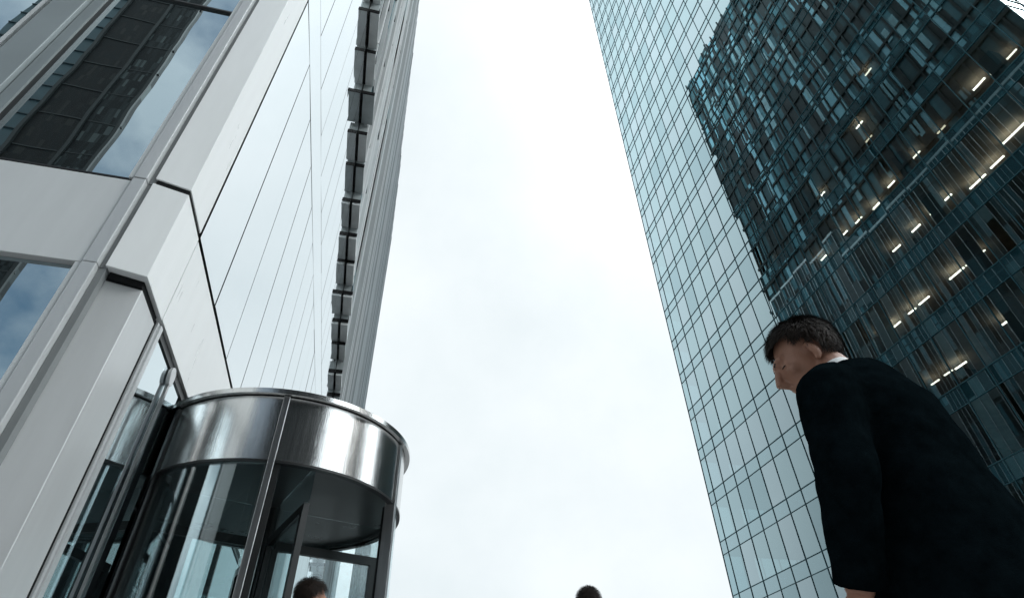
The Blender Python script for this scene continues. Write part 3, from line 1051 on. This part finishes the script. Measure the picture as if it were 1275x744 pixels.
def person(name, label, loc, yaw, voxel, head_c, head_pitch, head_yaw=0.0, stride=0.0, arms=None, hunch=0.0, hair_n=2600, seed=1, coat='suit', hs=1.0):
    """local axes: x to the person's right, y forwards, z up"""
    root = thing(name, label, 'person', loc)
    root.rotation_euler = (0, 0, yaw)
    HR = Matrix.Rotation(head_yaw, 3, 'Z') @ Matrix.Rotation(head_pitch, 3, 'X')
    hc = Vector(head_c)

    def H(x, y, z):
        return hc + HR @ (Vector((x, y, z)) * hs)
    nb = Vector((0, 0.005 + hunch * 0.4, 1.455))
    rng = random.Random(seed)
    feet = ((-0.10, stride, 0.0), (0.10, -stride, 0.06 if stride else 0.0))

    def limbs(bm, grow):
        for (fx, fy, fz) in feet:
            kx, ky = fx * 1.0, fy * 0.55 + (0.07 if fy < 0 else 0.05) * (1 if stride else 0.3)
            tube(bm, [(fx * 0.85, 0, 0.93, 0.088 + grow, 0.095 + grow), (fx * 0.95, ky * 0.5, 0.72, 0.078 + grow, 0.085 + grow),
                      (kx, ky, 0.50, 0.058 + grow, 0.063 + grow), (fx, fy * 0.8 + ky * 0.1, 0.30, 0.056 + grow, 0.06 + grow),
                      (fx, fy - 0.02, 0.10 + fz, 0.040 + grow, 0.046 + grow)])

    def hand(bm, w_, d_, side, big):
        """palm, four bent fingers of unequal length and a thumb leaving the palm's side"""
        d_ = d_.normalized()
        s_ = d_.cross(Vector((side, 0, 0)))
        if s_.length < 0.1:
            s_ = Vector((0, 1, 0))
        s_.normalize()                       # thumb side, roughly forwards
        if s_.y < 0:
            s_ = -s_
        nrm = d_.cross(s_).normalized()
        if nrm.x * side > 0:
            nrm = -nrm                       # the palm looks at the thigh
        c = w_ + d_ * 0.05
        rot = Matrix((s_, nrm, d_)).transposed()
        ellipsoid(bm, c, (0.043, 0.019, 0.055), rot)
        for q, (off, ln) in enumerate(((0.031, 0.072), (0.011, 0.082), (-0.010, 0.077), (-0.030, 0.060))):
            b0 = w_ + d_ * 0.085 + s_ * off
            m1 = b0 + d_ * ln * 0.45 + nrm * 0.006
            m2 = m1 + d_ * ln * 0.32 + nrm * 0.018
            e_ = m2 + d_ * ln * 0.12 + nrm * 0.020
            tube(bm, [(*b0, 0.0095, 0.0095), (*m1, 0.009, 0.009), (*m2, 0.0082, 0.0082), (*e_, 0.0062, 0.0062)], 10)
        t0 = w_ + d_ * 0.028 + s_ * 0.034
        t1 = t0 + d_ * 0.036 + s_ * 0.026 + nrm * 0.008
        t2 = t1 + d_ * 0.034 + s_ * 0.006 + nrm * 0.012
        tube(bm, [(*t0, 0.013, 0.013), (*t1, 0.0115, 0.0115), (*t2, 0.008, 0.008)], 10)

    def fill_body(bm):
        def head_bit(bm_, c_, r__, rot_):
            ellipsoid(bm_, c_, tuple(q * hs for q in r__), rot_)
        # cranium, face and jaw
        head_bit(bm, H(0, -0.020, 0.035), (0.075, 0.096, 0.088), HR)
        head_bit(bm, H(0, 0.030, -0.010), (0.064, 0.062, 0.085), HR)
        head_bit(bm, H(0, 0.038, -0.068), (0.050, 0.048, 0.042), HR)
        head_bit(bm, H(0, 0.072, -0.096), (0.022, 0.020, 0.018), HR)          # chin
        head_bit(bm, H(0, 0.077, 0.029), (0.054, 0.023, 0.014), HR)           # brow
        head_bit(bm, H(0, 0.055, -0.045), (0.034, 0.034, 0.034), HR)
        head_bit(bm, H(0, 0.060, -0.020), (0.034, 0.034, 0.030), HR)
        for sx in (-1, 1):
            head_bit(bm, H(sx * 0.042, 0.062, -0.022), (0.022, 0.022, 0.020), HR)   # cheekbones
            head_bit(bm, H(sx * 0.031, 0.076, 0.005), (0.012, 0.010, 0.009), HR)    # eyelids
            er = HR @ Matrix.Rotation(sx * R(-22), 3, 'Z') @ Matrix.Rotation(R(-10), 3, 'X')
            head_bit(bm, H(sx * 0.079, -0.012, -0.008), (0.008, 0.019, 0.031), er)  # ears
            head_bit(bm, H(sx * 0.076, -0.006, -0.036), (0.008, 0.011, 0.011), er)
        tube(bm, [(*H(0, 0.088, 0.020), 0.010, 0.010), (*H(0, 0.104, -0.006), 0.012, 0.012), (*H(0, 0.118, -0.028), 0.0155, 0.013), (*H(0, 0.095, -0.042), 0.015, 0.011)], 12)
        head_bit(bm, H(0, 0.088, -0.059), (0.023, 0.011, 0.007), HR)
        head_bit(bm, H(0, 0.085, -0.073), (0.020, 0.011, 0.008), HR)
        neck_top = H(0, -0.028, -0.050)
        nm_ = (nb + neck_top) / 2
        tube(bm, [(nb.x, nb.y, nb.z - 0.05, 0.075, 0.065), (*nb, 0.062, 0.060), (*nm_, 0.057, 0.060), (*neck_top, 0.057, 0.062)])
        tube(bm, [(0, 0, 0.88, 0.150, 0.105), (0, 0, 1.05, 0.135, 0.095), (0, hunch * 0.1, 1.22, 0.155, 0.105), (0, hunch * 0.25, 1.36, 0.170, 0.100), (*nb, 0.08, 0.06)])
        limbs(bm, 0.0)
        for (fx, fy, fz) in feet:
            ellipsoid(bm, (fx, fy + 0.04, 0.045 + fz), (0.04, 0.11, 0.035))
        for side, (sh, el, wr) in zip((-1, 1), arms):
            tube(bm, [(*sh, 0.052, 0.052), (*((Vector(sh) + Vector(el)) / 2), 0.044, 0.044), (*el, 0.036, 0.036), (*((Vector(el) * 0.6 + Vector(wr) * 0.4)), 0.036, 0.036), (*wr, 0.025, 0.029)])
            hand(bm, Vector(wr), Vector(wr) - Vector(el), side, 1)

    body_ = fused('body', fill_body, voxel, M['skin'], root, 3)
    for sx in (-1, 1):
        bm = bmesh.new()
        ellipsoid(bm, H(sx * 0.031, 0.0785, 0.0020), (0.0125, 0.008, 0.0026), HR)
        me = bpy.data.meshes.new('eye')
        bm.to_mesh(me)
        bm.free()
        me.materials.append(M['eye'])
        e_ = bpy.data.objects.new('eye', me)
        COL.objects.link(e_)
        e_.parent = root

    mb_ = MB()                               # eyebrows
    bm = bmesh.new()
    for sx in (-1, 1):
        tube(bm, [(*H(sx * 0.014, 0.0955, 0.027), 0.004, 0.003), (*H(sx * 0.030, 0.0915, 0.030), 0.005, 0.0035), (*H(sx * 0.048, 0.0775, 0.027), 0.003, 0.002)], 8)
    me = bpy.data.meshes.new('eyebrows')
    bm.to_mesh(me)
    bm.free()
    me.materials.append(M['hair'])
    e_ = bpy.data.objects.new('eyebrows', me)
    COL.objects.link(e_)
    e_.parent = root

    def fill_coat(bm):
        g = 0.024
        tube(bm, [(0, 0.01, 0.72, 0.235, 0.200), (0, 0.01, 0.88, 0.222, 0.185), (0, 0.01, 1.04, 0.200, 0.162), (0, hunch * 0.1, 1.20, 0.185, 0.145),
                  (0, hunch * 0.2 - 0.010, 1.33, 0.185, 0.130), (0, hunch * 0.3 - 0.008, 1.41, 0.145, 0.105), (0, hunch * 0.4 - 0.012, 1.475, 0.095, 0.080)], 28)
        for side, (sh, el, wr) in zip((-1, 1), arms):
            sh, el, wr = Vector(sh), Vector(el), Vector(wr)
            ellipsoid(bm, sh + Vector((-side * 0.015, 0, -0.015)), (0.070, 0.080, 0.066))
            tube(bm, [(side * 0.03, nb.y - 0.03, nb.z - 0.030, 0.050, 0.060), (*(sh * 0.6 + nb * 0.4 + Vector((0, 0, -0.012))), 0.058, 0.068), (*(sh + Vector((0, 0, -0.01))), 0.062, 0.072)])
            tube(bm, [(*(sh * 0.85 + Vector((0, hunch * 0.3, 1.40)) * 0.15), 0.080, 0.085), (*sh, 0.076, 0.078), (*(sh * 0.5 + el * 0.5), 0.070, 0.070), (*(sh * 0.2 + el * 0.8), 0.066, 0.066),
                      (*el, 0.062, 0.064), (*(el * 0.6 + wr * 0.4), 0.057, 0.058), (*(el * 0.04 + wr * 0.96), 0.049, 0.050)])
        # turned-up back of the collar
        tube(bm, [(nb.x, nb.y - 0.01, nb.z - 0.03, 0.088, 0.082), (nb.x, nb.y - 0.004, nb.z + 0.016, 0.074, 0.072)], 20)

    coat_ = fused('jacket', fill_coat, max(voxel, 0.009), M[coat], root, 5)
    # folds in the cloth
    cm = coat_.data
    for v in cm.vertices:
        n_ = noise.noise(Vector((v.co.x * 7 + seed, v.co.y * 7, v.co.z * 11))) + 0.5 * noise.noise(Vector((v.co.x * 17, v.co.y * 17 + seed, v.co.z * 24)))
        v.co += v.normal * (0.006 * n_)
    fused('trousers', lambda bm: (limbs(bm, 0.022), tube(bm, [(0, 0, 0.80, 0.165, 0.120), (0, 0, 1.0, 0.15, 0.11)])), 0.012, M['trouser'], root, 4)
    for (fx, fy, fz) in feet:
        def fill_shoe(bm):
            ellipsoid(bm, (fx, fy - 0.03, 0.05 + fz), (0.042, 0.055, 0.05))
            ellipsoid(bm, (fx, fy + 0.07, 0.035 + fz), (0.047, 0.115, 0.035))
        fused('shoe', fill_shoe, 0.01, M['shoe'], root, 3)
    # shirt collar band standing just above the jacket
    mb_ = MB()
    k_ = 40
    for i in range(k_):
        c0, c1 = 2 * math.pi * i / k_, 2 * math.pi * (i + 1) / k_
        zz = lambda t: 0.027 - 0.027 * math.sin(t)           # higher at the back
        def cp(t, r, dz):
            return (nb.x + math.cos(t) * r, nb.y + 0.004 + math.sin(t) * r * 1.02 + dz * 0.5, nb.z + dz)
        mb_.quad(cp(c0, 0.070, -0.03), cp(c1, 0.070, -0.03), cp(c1, 0.0665, 0.014 + zz(c1)), cp(c0, 0.0665, 0.014 + zz(c0)))
        mb_.quad(cp(c0, 0.0665, 0.014 + zz(c0)), cp(c1, 0.0665, 0.014 + zz(c1)), cp(c1, 0.062, 0.010 + zz(c1)), cp(c0, 0.062, 0.010 + zz(c0)))
        mb_.quad(cp(c0, 0.062, 0.010 + zz(c0)), cp(c1, 0.062, 0.010 + zz(c1)), cp(c1, 0.064, -0.03), cp(c0, 0.064, -0.03))
    me = bpy.data.meshes.new('shirt_collar')
    me.from_pydata(mb_.v, [], mb_.f)
    me.materials.append(M['shirt'])
    for pl in me.polygons:
        pl.use_smooth = True
    sc_ = bpy.data.objects.new('shirt_collar', me)
    COL.objects.link(sc_)
    sc_.parent = root

    # hair: a close cap plus many short tapered locks
    vs_, fs_ = [], []
    C0, RX = Vector((0, -0.022, 0.040)), Vector((0.084, 0.104, 0.094))

    def on_hair(u):
        """is this direction (head space) covered by hair?"""
        x, y, z = u
        if y > 0.80 and z < 0.42:
            return False
        if y > 0.45 and z < 0.50 - 0.1 * (1 - y):
            return False
        if y > 0.12 and z < 0.02:
            return False
        if abs(x) > 0.75 and -0.18 < y < 0.30 and z < -0.20:
            return False
        return z > -0.80 + 0.28 * max(0, y + 0.9)
    nu, nv = 56, 36
    idx = {}
    for j in range(nv + 1):
        th = math.pi * j / nv
        for i in range(nu):
            ph = 2 * math.pi * i / nu
            u = Vector((math.sin(th) * math.cos(ph), math.sin(th) * math.sin(ph), math.cos(th)))
            if on_hair(u):
                k2 = 0.965 + 0.03 * noise.noise(u * 4 + Vector((seed, 0, 0)))
                idx[(j, i)] = len(vs_)
                vs_.append(H(*(C0 + Vector((u.x * RX.x, u.y * RX.y, u.z * RX.z)) * k2)))
    for j in range(nv):
        for i in range(nu):
            q = [(j, i), (j + 1, i), (j + 1, (i + 1) % nu), (j, (i + 1) % nu)]
            if all(a_ in idx for a_ in q):
                fs_.append(tuple(idx[a_] for a_ in q))
    tries = 0
    cnt = 0
    while cnt < hair_n and tries < hair_n * 6:
        tries += 1
        u = Vector((rng.gauss(0, 1), rng.gauss(0, 1), rng.gauss(0, 1))).normalized()
        if not on_hair(u):
            continue
        cnt += 1
        base = C0 + Vector((u.x * RX.x, u.y * RX.y, u.z * RX.z)) * 0.98
        top_ = max(0.0, u.z)
        ln = rng.uniform(0.014, 0.030) + 0.016 * top_
        flow = Vector((u.x * 0.6 + rng.gauss(0, .14), 0.9 * max(-0.5, min(1.0, 0.5 + u.y * 1.6)) * (0.4 + top_) + rng.gauss(0, .14), -0.55 + 0.5 * top_ + rng.gauss(0, .14)))
        flow -= u * flow.dot(u)
        if flow.length < 1e-3:
            continue
        flow.normalize()
        side_ = u.cross(flow).normalized() * rng.uniform(0.0005, 0.0012)
        p1_ = base + u * ln * 0.42 + flow * ln * 0.45
        p2_ = base + u * ln * 0.50 + flow * ln * 1.0
        n_ = len(vs_)
        for pt_ in (base - side_, base + side_, p1_ + side_ * 0.8, p1_ - side_ * 0.8, p2_):
            vs_.append(H(*pt_))
        fs_.append((n_, n_ + 1, n_ + 2, n_ + 3))
        fs_.append((n_ + 3, n_ + 2, n_ + 4))
    me = bpy.data.meshes.new('hair')
    me.from_pydata([tuple(v) for v in vs_], [], fs_)
    me.materials.append(M['hair'])
    for pl in me.polygons:
        pl.use_smooth = True
    h_ = bpy.data.objects.new('hair', me)
    COL.objects.link(h_)
    h_.parent = root
    return root


# near man: walks away to the left, head bowed; his left side is towards the camera
MAN = (1.278, 1.080, 0)
MAN_YAW = R(25)
person('person', 'man in a black suit walking past close by with his head bowed, white collar showing', MAN, MAN_YAW, 0.0048,
       (0.0, 0.140, 1.572), R(-20), R(33), 0.20,
       (((-0.195, 0.05, 1.352), (-0.272, 0.055, 1.12), (-0.232, 0.135, 0.905)), ((0.120, 0.02, 1.300), (0.165, -0.02, 1.10), (0.170, -0.04, 0.86))),
       0.14, 12000, 1, 'suit', 0.94)
person('person', 'dark haired man passing in front of the revolving door, only his head in view', (-0.275, 4.38, 0), R(-62), 0.010,
       (0, 0.03, 1.603), R(-4), R(0), 0.10,
       (((-0.195, 0.0, 1.39), (-0.225, -0.02, 1.10), (-0.215, 0.07, 0.86)), ((0.195, 0.0, 1.39), (0.225, -0.06, 1.10), (0.215, -0.02, 0.85))),
       0.02, 5000, 2)
person('person', 'short dark haired man under the open sky, only his head top in view', (1.635, 4.30, 0), R(-8), 0.010,
       (0, 0.03, 1.607), R(-4), R(0), 0.12,
       (((-0.195, 0.0, 1.39), (-0.225, -0.02, 1.10), (-0.215, 0.07, 0.86)), ((0.195, 0.0, 1.39), (0.225, -0.06, 1.10), (0.215, -0.02, 0.85))),
       0.02, 5000, 3)
